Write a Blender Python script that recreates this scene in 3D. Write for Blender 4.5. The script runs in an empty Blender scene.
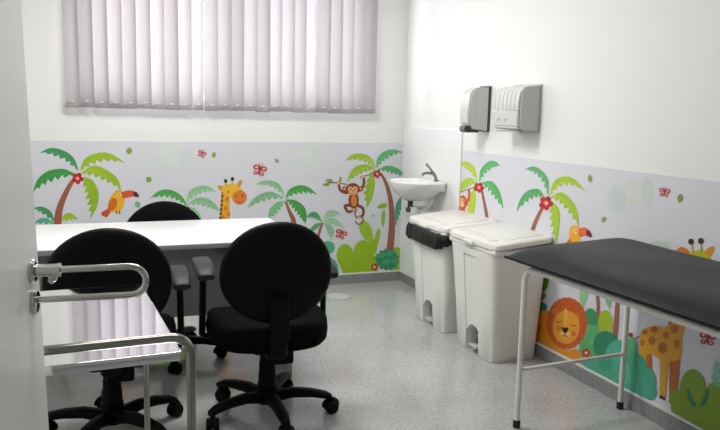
import bpy, bmesh, math, random
from mathutils import Vector, Matrix
from mathutils.geometry import tessellate_polygon
random.seed(7)
R = math.radians
S = bpy.context.scene
COL = S.collection

# ------------------------------------------------------------------ camera
FPX, PITCH, ROLL, YAW, CAMH = 724.4, .143924, .0230728, .364884, 1.4
YB, XR, ZT, ZB = 5.40846, 2.43869, 1.1428, .0887      # back wall, right wall, mural top, mural bottom
fw = Vector((math.sin(YAW)*math.cos(PITCH), math.cos(YAW)*math.cos(PITCH), -math.sin(PITCH)))
rt0 = Vector((math.cos(YAW), -math.sin(YAW), 0)); up0 = rt0.cross(fw)
rt = rt0*math.cos(ROLL)+up0*math.sin(ROLL); up = -rt0*math.sin(ROLL)+up0*math.cos(ROLL)
cam = bpy.data.objects.new('camera', bpy.data.cameras.new('camera')); COL.objects.link(cam)
M = Matrix((rt, up, -fw)).transposed().to_4x4(); M.translation = Vector((0, 0, CAMH)); cam.matrix_world = M
cam.data.sensor_width = 36; cam.data.lens = 36*FPX/720; cam.data.clip_start = .05
S.camera = cam

# ------------------------------------------------------------------ materials
def mat(name, col, rough=.5, metal=0, var=0., scale=20, bump=0., bscale=200, spec=.5, coat=0, trans=0, sheen=0):
    m = bpy.data.materials.new(name); m.use_nodes = True
    nt = m.node_tree; b = nt.nodes['Principled BSDF']; L = nt.links.new
    b.inputs['Base Color'].default_value = (*col, 1); b.inputs['Roughness'].default_value = rough
    b.inputs['Metallic'].default_value = metal; b.inputs['Specular IOR Level'].default_value = spec
    b.inputs['Coat Weight'].default_value = coat; b.inputs['Transmission Weight'].default_value = trans
    b.inputs['Sheen Weight'].default_value = sheen
    tc = nt.nodes.new('ShaderNodeTexCoord')
    if var:
        n = nt.nodes.new('ShaderNodeTexNoise'); n.inputs['Scale'].default_value = scale; n.inputs['Detail'].default_value = 4
        L(tc.outputs['Object'], n.inputs['Vector'])
        mr = nt.nodes.new('ShaderNodeMapRange'); mr.inputs['To Min'].default_value = 1-var; mr.inputs['To Max'].default_value = 1+var
        L(n.outputs['Fac'], mr.inputs['Value'])
        mx = nt.nodes.new('ShaderNodeMix'); mx.data_type = 'RGBA'; mx.blend_type = 'MULTIPLY'; mx.inputs['Factor'].default_value = 1
        mx.inputs['A'].default_value = (*col, 1); L(mr.outputs['Result'], mx.inputs['B']); L(mx.outputs['Result'], b.inputs['Base Color'])
    if bump:
        n = nt.nodes.new('ShaderNodeTexNoise'); n.inputs['Scale'].default_value = bscale
        L(tc.outputs['Object'], n.inputs['Vector'])
        bp = nt.nodes.new('ShaderNodeBump'); bp.inputs['Strength'].default_value = bump; bp.inputs['Distance'].default_value = .01
        L(n.outputs['Fac'], bp.inputs['Height']); L(bp.outputs['Normal'], b.inputs['Normal'])
    return m

def srgb(r, g, b):
    f = lambda c: c/255/12.92 if c/255 <= .04045 else ((c/255+.055)/1.055)**2.4
    return (f(r), f(g), f(b))

def stone_mat(name, base, rough):
    m = bpy.data.materials.new(name); m.use_nodes = True; nt = m.node_tree; L = nt.links.new
    b = nt.nodes['Principled BSDF']; b.inputs['Roughness'].default_value = rough; b.inputs['Specular IOR Level'].default_value = .6
    tc = nt.nodes.new('ShaderNodeTexCoord')
    v = nt.nodes.new('ShaderNodeTexVoronoi'); v.inputs['Scale'].default_value = 110; L(tc.outputs['Object'], v.inputs['Vector'])
    n = nt.nodes.new('ShaderNodeTexNoise'); n.inputs['Scale'].default_value = 55; n.inputs['Detail'].default_value = 6; L(tc.outputs['Object'], n.inputs['Vector'])
    n2 = nt.nodes.new('ShaderNodeTexNoise'); n2.inputs['Scale'].default_value = 2.2; n2.inputs['Detail'].default_value = 6; L(tc.outputs['Object'], n2.inputs['Vector'])
    sep = nt.nodes.new('ShaderNodeSeparateColor'); L(v.outputs['Color'], sep.inputs['Color'])
    r1 = nt.nodes.new('ShaderNodeMapRange'); r1.inputs['To Min'].default_value = .9; r1.inputs['To Max'].default_value = 1.08; L(sep.outputs['Red'], r1.inputs['Value'])
    r2 = nt.nodes.new('ShaderNodeMapRange'); r2.inputs['From Min'].default_value = .3; r2.inputs['From Max'].default_value = .7
    r2.inputs['To Min'].default_value = .88; r2.inputs['To Max'].default_value = 1.1; L(n.outputs['Fac'], r2.inputs['Value'])
    r3 = nt.nodes.new('ShaderNodeMapRange'); r3.inputs['From Min'].default_value = .3; r3.inputs['From Max'].default_value = .7
    r3.inputs['To Min'].default_value = .9; r3.inputs['To Max'].default_value = 1.08; L(n2.outputs['Fac'], r3.inputs['Value'])
    a = nt.nodes.new('ShaderNodeMath'); a.operation = 'MULTIPLY'; L(r1.outputs['Result'], a.inputs[0]); L(r2.outputs['Result'], a.inputs[1])
    a2 = nt.nodes.new('ShaderNodeMath'); a2.operation = 'MULTIPLY'; L(a.outputs[0], a2.inputs[0]); L(r3.outputs['Result'], a2.inputs[1])
    mx = nt.nodes.new('ShaderNodeMix'); mx.data_type = 'RGBA'; mx.blend_type = 'MULTIPLY'; mx.inputs['Factor'].default_value = 1
    mx.inputs['A'].default_value = (*base, 1); L(a2.outputs[0], mx.inputs['B']); L(mx.outputs['Result'], b.inputs['Base Color'])
    rr = nt.nodes.new('ShaderNodeMapRange'); rr.inputs['To Min'].default_value = rough*.7; rr.inputs['To Max'].default_value = rough*1.5
    L(n2.outputs['Fac'], rr.inputs['Value']); L(rr.outputs['Result'], b.inputs['Roughness'])
    return m

def slat_mat():
    m = bpy.data.materials.new('blind_fabric'); m.use_nodes = True; nt = m.node_tree; L = nt.links.new
    nt.nodes.clear(); out = nt.nodes.new('ShaderNodeOutputMaterial')
    d = nt.nodes.new('ShaderNodeBsdfDiffuse'); t = nt.nodes.new('ShaderNodeBsdfTranslucent'); mx = nt.nodes.new('ShaderNodeMixShader')
    mx.inputs[0].default_value = .13
    oi = nt.nodes.new('ShaderNodeObjectInfo')
    tc = nt.nodes.new('ShaderNodeTexCoord'); mp = nt.nodes.new('ShaderNodeMapping'); mp.inputs['Scale'].default_value = (90, 90, 600)
    n = nt.nodes.new('ShaderNodeTexNoise'); n.inputs['Scale'].default_value = 1; L(tc.outputs['Object'], mp.inputs['Vector']); L(mp.outputs['Vector'], n.inputs['Vector'])
    r = nt.nodes.new('ShaderNodeMapRange'); r.inputs['To Min'].default_value = .9; r.inputs['To Max'].default_value = 1.08; L(n.outputs['Fac'], r.inputs['Value'])
    r2 = nt.nodes.new('ShaderNodeMapRange'); r2.inputs['To Min'].default_value = .82; r2.inputs['To Max'].default_value = 1.1; L(oi.outputs['Random'], r2.inputs['Value'])
    a = nt.nodes.new('ShaderNodeMath'); a.operation = 'MULTIPLY'; L(r.outputs['Result'], a.inputs[0]); L(r2.outputs['Result'], a.inputs[1])
    c = nt.nodes.new('ShaderNodeMix'); c.data_type = 'RGBA'; c.blend_type = 'MULTIPLY'; c.inputs['Factor'].default_value = 1
    c.inputs['A'].default_value = (.46, .435, .45, 1); L(a.outputs[0], c.inputs['B'])
    L(c.outputs['Result'], d.inputs['Color']); L(c.outputs['Result'], t.inputs['Color'])
    L(d.outputs[0], mx.inputs[1]); L(t.outputs[0], mx.inputs[2]); L(mx.outputs[0], out.inputs['Surface'])
    return m

def pane_mat(name, tint=(1, 1, 1), gl=.08, op=0.):
    m = bpy.data.materials.new(name); m.use_nodes = True; nt = m.node_tree; L = nt.links.new
    nt.nodes.clear(); out = nt.nodes.new('ShaderNodeOutputMaterial')
    t = nt.nodes.new('ShaderNodeBsdfTransparent'); t.inputs['Color'].default_value = (*tint, 1)
    g = nt.nodes.new('ShaderNodeBsdfGlossy'); g.inputs['Roughness'].default_value = .05
    mx = nt.nodes.new('ShaderNodeMixShader'); mx.inputs[0].default_value = gl
    L(t.outputs[0], mx.inputs[1]); L(g.outputs[0], mx.inputs[2]); L(mx.outputs[0], out.inputs['Surface'])
    return m

W_PAINT = mat('wall_paint', (.85, .85, .835), .6, var=.015, scale=3, bump=.03, bscale=120)
W_TILE = mat('glazed_panel', (.86, .86, .86), .22, var=.01)
CEIL = mat('ceiling_paint', (.85, .85, .84), .8, var=.01)
FLOOR = stone_mat('polished_granilite', (.48, .485, .485), .12)
SKIRT = stone_mat('granite_skirting', (.27, .275, .275), .3)
TRIMW = mat('white_trim', (.8, .8, .78), .4, var=.01)
SLAT = slat_mat()
CLIP = mat('clear_white_plastic', (.85, .85, .86), .25)
ALU = mat('white_aluminium', (.8, .8, .8), .35, var=.01)
GLASS = pane_mat('window_glass')
DOORM = mat('door_laminate', (.80, .82, .80), .35, var=.04, scale=6, bump=.01, bscale=30)
CHROME = mat('chrome', (.58, .57, .55), .12, metal=1, var=.03, scale=60)
STEEL = mat('polished_stainless_steel', (.72, .72, .73), .05, metal=1, var=.03, scale=8, bump=.004, bscale=14)
STEELT = mat('satin_steel_tube', (.34, .335, .30), .13, metal=1, var=.04, scale=30)
FABRIC = mat('black_fabric', (.003, .003, .0033), .9, var=.25, scale=300, bump=.25, bscale=900, sheen=.0, spec=.08)
BPLAST = mat('black_plastic', (.004, .004, .0045), .5, var=.15, scale=60, bump=.04, bscale=500, spec=.12)
ARMPL = mat('grey_black_armrest', (.02, .02, .022), .5, var=.1, scale=80, bump=.04, bscale=500, spec=.3)
DESKT = mat('white_laminate', (.76, .76, .77), .3, var=.01, scale=5)
DESKG = mat('grey_laminate', (.20, .21, .215), .5, var=.03, scale=12)
DESKE = mat('grey_edge_band', (.42, .43, .44), .45, var=.02)
BINW = mat('white_bin_plastic', (.84, .83, .79), .38, var=.015, scale=12, bump=.03, bscale=300)
BINL = mat('bin_lid_plastic', (.80, .79, .75), .36, var=.015, scale=12, bump=.03, bscale=300)
BAG = mat('black_bin_liner', (.004, .004, .005), .25, var=.2, scale=30, bump=.4, bscale=25, spec=.3)
CERAM = mat('white_ceramic', (.85, .85, .84), .1, var=.01, coat=.4)
WPVC = mat('white_pipe_plastic', (.80, .80, .78), .35, var=.01)
DCHROME = mat('dark_chrome', (.25, .25, .27), .25, metal=1, var=.05)
VINYL = mat('black_vinyl', (.013, .0145, .0145), .42, var=.12, scale=10, bump=.1, bscale=18, spec=.2)
WMETAL = mat('white_painted_steel', (.85, .85, .82), .35, var=.02, scale=15)
RUBBER = mat('black_rubber', (.012, .012, .012), .7, var=.1)
GCOVER = mat('grey_dispenser_cover', (.56, .57, .55), .4, var=.03, scale=20)
GBACK = mat('dark_grey_plastic', (.06, .065, .07), .4, var=.05)
FROST = mat('frosted_white_plastic', (.62, .63, .63), .25, var=.02, scale=40)
PAPERM = mat('mural_paper', srgb(219, 220, 227), .42, var=.012, scale=3)
LAMPM = bpy.data.materials.new('lamp_diffuser'); LAMPM.use_nodes = True
_e = LAMPM.node_tree.nodes['Principled BSDF']; _e.inputs['Emission Color'].default_value = (1, .97, .92, 1); _e.inputs['Emission Strength'].default_value = 2.5

# ------------------------------------------------------------------ mesh helpers
def catmull(P, n=8):
    P = [Vector(p) for p in P]; out = []
    Q = [P[0]*2-P[1]]+P+[P[-1]*2-P[-2]]
    for i in range(1, len(Q)-2):
        a, b, c, d = Q[i-1:i+3]
        for k in range(n):
            t = k/n
            out.append(.5*((2*b)+(c-a)*t+(2*a-5*b+4*c-d)*t*t+(3*b-a-3*c+d)*t**3))
    out.append(P[-1]); return out

def fillet(P, r, n=7):
    P = [Vector(p) for p in P]; out = [P[0]]
    for i in range(1, len(P)-1):
        a = (P[i-1]-P[i]); b = (P[i+1]-P[i]); rr = min(r, a.length*.49, b.length*.49)
        A = P[i]+a.normalized()*rr; B = P[i]+b.normalized()*rr
        for k in range(n+1):
            t = k/n; out.append(A*(1-t)**2+P[i]*2*t*(1-t)+B*t*t)
    out.append(P[-1]); return out

class MB:
    def __init__(s): s.b = bmesh.new()
    def box(s, c, d, rot=None, bev=0, seg=2, taper=1.):
        t = bmesh.new(); bmesh.ops.create_cube(t, size=1)
        for v in t.verts:
            k = taper if v.co.z > 0 else 1
            v.co = Vector((v.co.x*d[0]*k, v.co.y*d[1]*k, v.co.z*d[2]))
        if bev: bmesh.ops.bevel(t, geom=t.edges[:]+t.verts[:], offset=bev, segments=seg, affect='EDGES', profile=.5)
        m = Matrix.Translation(c) @ (rot.to_4x4() if rot else Matrix())
        bmesh.ops.transform(t, matrix=m, verts=t.verts); s.join(t); return s
    def join(s, t):
        me = bpy.data.meshes.new('t'); t.to_mesh(me); t.free(); s.b.from_mesh(me); bpy.data.meshes.remove(me)
    def tube(s, P, r, n=12, caps=True, closed=False, sx=1.):
        P = [Vector(p) for p in P]; N = len(P); rr = r if isinstance(r, (list, tuple)) else [r]*N
        T = []
        for i in range(N):
            if closed: d = P[(i+1) % N]-P[i-1]
            else: d = P[min(i+1, N-1)]-P[max(i-1, 0)]
            T.append(d.normalized())
        u = T[0].orthogonal().normalized()
        if abs(T[0].z) < .9: u = T[0].cross(Vector((0, 0, 1))).normalized()
        rings = []
        for i in range(N):
            u = (u-T[i]*u.dot(T[i])).normalized(); w = T[i].cross(u)
            rings.append([s.b.verts.new(P[i]+(u*math.cos(2*math.pi*k/n)*sx+w*math.sin(2*math.pi*k/n))*rr[i]) for k in range(n)])
        for i in range(N if closed else N-1):
            A, B = rings[i], rings[(i+1) % N]
            for k in range(n): s.b.faces.new((A[k], A[(k+1) % n], B[(k+1) % n], B[k]))
        if caps and not closed: s.b.faces.new(rings[0][::-1]); s.b.faces.new(rings[-1])
        return s
    def loft(s, rings, caps=True):
        V = [[s.b.verts.new(p) for p in r] for r in rings]; n = len(V[0])
        for A, B in zip(V, V[1:]):
            for k in range(n): s.b.faces.new((A[k], A[(k+1) % n], B[(k+1) % n], B[k]))
        if caps: s.b.faces.new(V[0][::-1]); s.b.faces.new(V[-1])
        return s
    def lathe(s, prof, c=(0, 0, 0), axis='Z', n=24, sy=1.):
        rings = []
        for r, h in prof:
            ring = []
            for k in range(n):
                a = 2*math.pi*k/n; p = Vector((max(r, 1e-4)*math.cos(a), max(r, 1e-4)*math.sin(a)*sy, h))
                if axis == 'X': p = Vector((p.z, p.x, p.y))
                if axis == 'Y': p = Vector((p.y, p.z, p.x))
                ring.append(p+Vector(c))
            rings.append(ring)
        return s.loft(rings)
    def xf(s, m): bmesh.ops.transform(s.b, matrix=m, verts=s.b.verts); return s
    def build(s, name, m, parent=None, smooth=True, loc=None, ang=35):
        bmesh.ops.remove_doubles(s.b, verts=s.b.verts, dist=1e-5)
        bmesh.ops.recalc_face_normals(s.b, faces=s.b.faces)
        me = bpy.data.meshes.new(name)
        if smooth:
            for f in s.b.faces: f.smooth = True
            for e in s.b.edges:
                if len(e.link_faces) == 2 and e.calc_face_angle(0) > R(ang): e.smooth = False
        s.b.to_mesh(me); s.b.free()
        o = bpy.data.objects.new(name, me); me.materials.append(m); COL.objects.link(o)
        if parent: o.parent = parent
        if loc: o.location = loc
        return o

def tag(o, label=None, cat=None, group=None, kind=None):
    if label: o['label'] = label
    if cat: o['category'] = cat
    if group: o['group'] = group
    if kind: o['kind'] = kind
    return o
def thing(name, loc=(0, 0, 0), rz=0, label=None, cat=None, group=None, kind=None):
    o = bpy.data.objects.new(name, None); COL.objects.link(o); o.location = loc; o.rotation_euler = (0, 0, rz); o.empty_display_size = .1
    return tag(o, label, cat, group, kind)
def copy_tree(o, parent=None):
    c = o.copy(); COL.objects.link(c)
    if parent: c.parent = parent
    for ch in [x for x in bpy.data.objects if x.parent == o]: copy_tree(ch, c)
    return c
def superrect(a, b, z, n=40, e=5., cx=0, cy=0):
    out = []
    for k in range(n):
        t = 2*math.pi*k/n; c, s_ = math.cos(t), math.sin(t)
        out.append(Vector((cx+a*math.copysign(abs(c)**(2/e), c), cy+b*math.copysign(abs(s_)**(2/e), s_), z)))
    return out
def boolean(o, cutters):
    for c in cutters:
        md = o.modifiers.new('b', 'BOOLEAN'); md.operation = 'DIFFERENCE'; md.object = c; md.solver = 'EXACT'
    dg = bpy.context.evaluated_depsgraph_get(); dg.update()
    me = bpy.data.meshes.new_from_object(o.evaluated_get(dg)); o.modifiers.clear()
    mats = list(o.data.materials); o.data = me; me.materials.clear()
    for m in mats: me.materials.append(m)
    for p in me.polygons: p.material_index = 0
    for c in cutters: bpy.data.objects.remove(c)

# ------------------------------------------------------------------ room shell
XL, YF, ZC = -.80, -1.5, 2.75
def struct(name, m, boxes, smooth=False, bev=0):
    b = MB()
    for c, d in boxes: b.box(c, d, bev=bev)
    return tag(b.build(name, m, smooth=smooth), kind='structure')
def span(x0, x1, y0, y1, z0, z1): return ((x0+x1)/2, (y0+y1)/2, (z0+z1)/2), (x1-x0, y1-y0, z1-z0)
struct('floor', FLOOR, [span(XL-.15, XR+.15, YF-.15, YB+.15, -.1, 0)])
struct('ceiling', CEIL, [span(XL-.15, XR+.15, YF-.15, YB+.15, ZC, ZC+.1)])
WX0, WX1, WZ0, WZ1 = -.05, 2.07, 1.43, 2.42
struct('wall_back', W_PAINT, [span(XL-.15, WX0, YB, YB+.15, 0, ZC), span(WX1, XR+.15, YB, YB+.15, 0, ZC),
                              span(WX0, WX1, YB, YB+.15, 0, WZ0), span(WX0, WX1, YB, YB+.15, WZ1, ZC)])
struct('wall_right', W_PAINT, [span(XR, XR+.15, YF, YB, 0, ZC)])
struct('wall_left', W_PAINT, [span(XL-.15, XL, .6, YB, 0, ZC), span(XL-.15, -.27, .48, .6, 0, ZC), span(XL-.15, XL, YF, .48, 0, ZC)])
struct('wall_front', W_PAINT, [span(XL-.15, XR+.15, YF-.15, YF, 0, ZC)])
struct('baseboard_back', SKIRT, [span(XL, XR, YB-.012, YB, 0, ZB-.012)])
struct('baseboard_right', SKIRT, [span(XR-.012, XR, YF, YB-.012, 0, ZB-.012)])
struct('baseboard_left', SKIRT, [span(XL, XL+.012, .6, YB-.012, 0, ZB-.012)])
struct('trim_1', TRIMW, [span(XL, XR-.011, YB-.011, YB, ZB-.012, ZB)])
struct('trim_2', TRIMW, [span(XR-.011, XR, YF, YB-.011, ZB-.012, ZB)])
struct('trim_3', W_TILE, [span(XR-.012, XR, 4.432, YB, ZB+.001, 1.275)], bev=.002)     # glazed splash panel behind the basin
# window
w = thing('window_1', ((WX0+WX1)/2, YB+.07, WZ0), kind='structure')
fr = MB(); hw = (WX1-WX0)/2; hh = WZ1-WZ0
for c, d in [((0, 0, .025), (2*hw, .05, .05)), ((0, 0, hh-.025), (2*hw, .05, .05)), ((-hw+.025, 0, hh/2), (.05, .05, hh)), ((hw-.025, 0, hh/2), (.05, .05, hh)), ((0, 0, hh/2), (.05, .05, hh))]:
    fr.box(c, d, bev=.004)
fr.build('window_frame', ALU, w)
MB().box((0, .01, hh/2), (2*hw-.06, .006, hh-.06)).build('pane', GLASS, w, smooth=False)
# ceiling lamps (above the frame)
for i, (x, y) in enumerate(((.6, 3.7), (.6, 1.7))):
    t = thing('ceiling_light', (x, y, ZC), label=['white rectangular ceiling light nearest the window', 'white rectangular ceiling light nearest the door'][i], cat='ceiling light', group='ceiling lights')
    MB().box((0, 0, -.03), (1.24, .62, .06), bev=.01).build('housing', ALU, t)
    MB().box((0, 0, -.063), (1.18, .56, .008), bev=.003).build('diffuser', LAMPM, t)

# ------------------------------------------------------------------ vertical blind
BX0, BX1, BZ0, BZ1 = -.112, 2.135, 1.363, 2.50
vb = thing('vertical_blind', ((BX0+BX1)/2, YB-.075, BZ1), label='pale mauve-grey vertical slat blind drawn across the back wall window', cat='blind')
bw = (BX1-BX0)
MB().box((0, .01, .0), (bw+.03, .05, .045), bev=.006).build('headrail', ALU, vb)
NS = 24; px = []
for i in range(NS):
    x = -bw/2+bw*(i+.5)/NS; px.append(x)
    a = R(random.choice([-22, -18, -26, -15])+random.uniform(-4, 4)); h = (BZ1-BZ0)-.03+random.uniform(-.006, .004)
    if i in (9, 18): a = R(-52)
    b = MB(); n = 6; ww = .105; rows = []
    for z in (0, -h):
        row = []
        for k in range(n+1):
            u = (k/n-.5)*ww; row.append(Vector((u, .009*math.cos(math.pi*(k/n-.5))-.004, z)))
        rows.append(row)
    V = [[b.b.verts.new(p) for p in r] for r in rows]
    for k in range(n): b.b.faces.new((V[0][k], V[0][k+1], V[1][k+1], V[1][k]))
    b.xf(Matrix.Rotation(a, 4, 'Z') @ Matrix.Rotation(random.uniform(-.004, .004), 4, 'Y'))
    s_ = b.build('slat', SLAT, vb, loc=(x, 0, -.022))
    MB().box((0, -.006, -h+.022), (.085, .004, .035), bev=.001).xf(Matrix.Rotation(a, 4, 'Z')).build('bottom_weight', SLAT, s_)
    MB().box((0, 0, 0), (.012, .008, .010), bev=.002).xf(Matrix.Translation((0, -.012, -h+.04))).build('chain_clip', CLIP, s_)
ch = MB()
for i in range(NS-1):
    P = [Vector((px[i]+(px[i+1]-px[i])*t, -.016, -(BZ1-BZ0)+.055-.014*math.sin(math.pi*t))) for t in [k/6 for k in range(7)]]
    ch.tube(P, .0013, 5)
ch.build('bead_chain', CLIP, vb)

# ------------------------------------------------------------------ murals
def onwall(x, y, wall):
    d = fw+rt*((x-360)/FPX)+up*((215-y)/FPX); o = Vector((0, 0, CAMH))
    if wall == 'B':
        p = o+d*((YB-o.y)/d.y); p.x = min(p.x, XR-.004)
    else:
        p = o+d*((XR-o.x)/d.x); p.y = min(p.y, 4.43)
    p.z = min(max(p.z, ZB+.001), ZT-.001)
    return p
PM = {}
def pm(c):
    if c not in PM: PM[c] = mat('print_colour', srgb(*c), .42, var=.05, scale=9)
    return PM[c]
G1, G2, LI, LG = (66, 150, 92), (62, 158, 72), (160, 192, 44), (158, 203, 160)
TK, TK2 = (160, 98, 74), (128, 72, 54)
RED, DR = (205, 40, 40), (150, 40, 45)
TEAL, TEALD = (70, 165, 135), (34, 125, 98)
PANEL = {}
for wl, nm in (('B', 'printed jungle animal mural band along the back wall under the window'), ('R', 'printed jungle animal mural band along the right wall beside the exam couch')):
    if wl == 'B':
        o = thing('wall_mural', ((XL+XR)/2, YB-.002, ZB), label=nm, cat='mural'); MB().box((0, .0005, (ZT-ZB)/2), (XR-XL, .003, ZT-ZB)).build('printed_sheet', PAPERM, o, smooth=False)
    else:
        o = thing('wall_mural', (XR-.002, 2.0, ZB), label=nm, cat='mural'); MB().box((.0005, (4.43+.0)/2-2.0, (ZT-ZB)/2), (.003, 4.43, ZT-ZB)).build('printed_sheet', PAPERM, o, smooth=False)
    PANEL[wl] = o

class Art:
    """flat printed figure on a wall, drawn from outlines; later shapes lie on top"""
    order = {'B': 0, 'R': 0}
    def __init__(s, name, wall, T): s.n = name; s.w = wall; s.T = T; s.f = []; s.L = 0
    def p(s, q): return onwall(s.T[0]+q[0]/s.T[2], s.T[1]+q[1]/s.T[2], s.w)
    def poly(s, pts, col):
        s.L += 1; s.f.append(([s.p(q) for q in pts], col, s.L)); return s
    def curve(s, pts, col, n=5):
        c = catmull([(x, y, 0) for x, y in list(pts)+[pts[0]]], n)[:-1]; return s.poly([(v.x, v.y) for v in c], col)
    def ell(s, x, y, a, b, col, rot=0, n=22, a0=0, a1=360):
        r = R(rot); P = []
        for k in range(n):
            t = R(a0+(a1-a0)*k/(n if a1-a0 == 360 else n-1)); u, v = a*math.cos(t), b*math.sin(t)
            P.append((x+u*math.cos(r)-v*math.sin(r), y+u*math.sin(r)+v*math.cos(r)))
        return s.poly(P, col)
    def line(s, pts, w0, w1, col, n=6):
        c = catmull([(x, y, 0) for x, y in pts], n) if len(pts) > 2 else [Vector((*p, 0)) for p in pts]
        A, B = [], []
        for i, v in enumerate(c):
            d = (c[min(i+1, len(c)-1)]-c[max(i-1, 0)]); d.normalize(); w_ = (w0+(w1-w0)*i/(len(c)-1))/2
            A.append((v.x-d.y*w_, v.y+d.x*w_)); B.append((v.x+d.y*w_, v.y-d.x*w_))
        return s.poly(A+B[::-1], col)
    def frond(s, outer, inner, col, teeth=7, vein=None):
        o = catmull([(x, y, 0) for x, y in outer], 8); n = len(o)-1
        a, b, m = o[0], o[-1], Vector((*inner, 0)); I = []
        K = teeth*2
        for k in range(1, K):
            t = k/K; q = a*(1-t)**2+m*2*t*(1-t)*1.0+b*t*t
            q = q+(m-(a*.25+m*.5+b*.25))*.9*math.sin(math.pi*t)
            e = o[int(t*n)]
            if k % 2 == 0: q = q.lerp(e, .38)
            else: q = q+(b-a)*.03
            I.append((q.x, q.y))
        s.poly([(v.x, v.y) for v in o]+I[::-1], col)
        c2 = tuple(min(255, int(x*1.12+14)) for x in col)
        mid = []
        for k in range(0, 9):
            t = .06+.86*k/8; q = a*(1-t)**2+m*2*t*(1-t)+b*t*t; e = o[int(t*n)]; q = q.lerp(e, .55); mid.append((q.x, q.y))
        s.line(mid, 2.2*s.T[2]/5, .6, c2, n=2)
        return s
    def trunk(s, pts, w0, w1, rings=8):
        s.line(pts, w0, w1, TK); c = catmull([(x, y, 0) for x, y in pts], 8) if len(pts) > 2 else [Vector((*pts[0], 0)).lerp(Vector((*pts[1], 0)), k/16) for k in range(17)]
        for k in range(1, rings):
            i = int(k*(len(c)-1)/rings); d = (c[i+1 if i+1 < len(c) else i]-c[i-1]).normalized(); w_ = (w0+(w1-w0)*i/len(c))*.42
            q = c[i]; s.line([(q.x-d.y*w_, q.y+d.x*w_), (q.x+d.y*w_*.6, q.y-d.x*w_*.6+w_*.4)], s.T[2]*.35, s.T[2]*.2, TK2)
        return s
    def nuts(s, x, y, r):
        for k in range(5):
            a = R(72*k+10); s.ell(x+r*1.25*math.cos(a), y+r*1.25*math.sin(a), r*.82, r*.82, (196, 42, 42) if k % 2 else (176, 32, 40), n=12)
        return s.ell(x, y, r*.8, r*.8, (238, 92, 84), n=12).ell(x+.1*r, y, r*.4, r*.4, (250, 214, 200), n=8)
    def build(s):
        me = bpy.data.meshes.new(s.n); V = []; F = []; MI = []; cols = []
        base = Art.order[s.w]; Art.order[s.w] = base+len(s.f)
        nrm = Vector((0, -1, 0)) if s.w == 'B' else Vector((-1, 0, 0))
        for pts, col, L in s.f:
            off = .0036+(base+L)*.000012
            q = []
            for p_ in pts:
                if not q or (p_-q[-1]).length > 1e-5: q.append(p_)
            if len(q) < 3: continue
            tr = tessellate_polygon([q]); i0 = len(V); V += [p_+nrm*off for p_ in q]
            if col not in cols: cols.append(col)
            for t in tr:
                a, b, c = (q[i] for i in t); nn = (b-a).cross(c-a)
                if nn.length < 1e-10: continue
                t = t if nn.dot(nrm) > 0 else t[::-1]
                F.append([i0+i for i in t]); MI.append(cols.index(col))
        par = PANEL[s.w]; V = [v-Vector(par.location) for v in V]
        me.from_pydata(V, [], F)
        for c in cols: me.materials.append(pm(c))
        for p_, m_ in zip(me.polygons, MI): p_.material_index = m_
        o = bpy.data.objects.new(s.n, me); COL.objects.link(o); o.parent = par; return o

def butterfly(wall, T, x, y, r, rot=0, col=(196, 60, 66)):
    a = Art('butterfly', wall, T); c, s_ = math.cos(R(rot)), math.sin(R(rot))
    P = lambda u, v: (x+r*(u*c-v*s_), y+r*(u*s_+v*c))
    for sx in (-1, 1):
        for (u, v, k) in ((.62*sx, -.45, .52), (.5*sx, .45, .38)):
            q = P(u, v); a.ell(q[0], q[1], r*k, r*k*.85, col, n=14); a.ell(q[0], q[1], r*k*.45, r*k*.4, (240, 186, 180), n=10)
        q0, q1 = P(.04*sx, -.5), P(.3*sx, -1.25); a.line([q0, q1], r*.12, r*.08, DR)
    a.ell(x, y, r*.16, r*.62, DR, rot=rot, n=12); a.build()
def leafy(wall, T, x, y, a_, b_, rot, col=(124, 160, 62)):
    a = Art('leaf', wall, T); P = []
    for k in range(16):
        t = (k if k <= 8 else 16-k)/8; u = a_*1.15*math.sin(math.pi*t)**.8*(1 if k <= 8 else -1); v = -b_+2*b_*t
        P.append((x+u*math.cos(R(rot))-v*math.sin(R(rot)), y+u*math.sin(R(rot))+v*math.cos(R(rot))))
    a.poly(P, col); a.line([P[0], P[8]], T[2]*.4, T[2]*.2, (178, 205, 110)); a.build()
def circles(wall, T, L):
    for x, y, rx, ry, c in L: Art('pale_circle', wall, T).ell(x, y, rx, ry, c, n=36).build()
def flower(wall, T, x, y, r):
    a = Art('flower', wall, T)
    for k in range(5): a.ell(x+r*.6*math.cos(R(72*k)), y+r*.6*math.sin(R(72*k)), r*.45, r*.45, (200, 50, 42), n=10)
    a.ell(x, y, r*.35, r*.35, (245, 214, 170), n=10); a.build()

# --- back wall, left to right
T1 = (28, 140, 4.775); T2 = (140, 140, 5.055); T3 = (240, 140, 5.375); T4 = (200, 130, 2.868); T5 = (320, 205, 5.733); T6 = (320, 140, 6.144)
PC, PC2 = (214, 222, 221), (219, 225, 220)
circles('B', T2, [(165, 75, 75, 68, PC2), (92, 118, 42, 45, PC), (225, 82, 38, 46, PC)])
circles('B', T4, [(312, 78, 40, 38, PC2), (285, 98, 24, 25, PC), (338, 66, 19, 25, PC)])
a = Art('small_palm', 'B', T1)
a.frond([(130, 395), (112, 345), (80, 322), (52, 318), (22, 326)], (72, 358), (70, 150, 100), 5)
a.frond([(130, 405), (95, 375), (55, 375), (25, 400)], (75, 402), (84, 172, 140), 4)
a.frond([(150, 385), (175, 355), (205, 350), (238, 377)], (195, 388), LI, 4); a.build()
a = Art('palm_tree', 'B', T1)
a.trunk([(212, 195), (175, 265), (148, 340), (140, 425)], 20, 40, 10)
a.frond([(243, 148), (218, 85), (170, 50), (110, 38), (55, 60)], (158, 92), G1)
a.frond([(232, 165), (170, 138), (95, 148), (45, 190), (22, 252)], (118, 200), G2)
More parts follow.
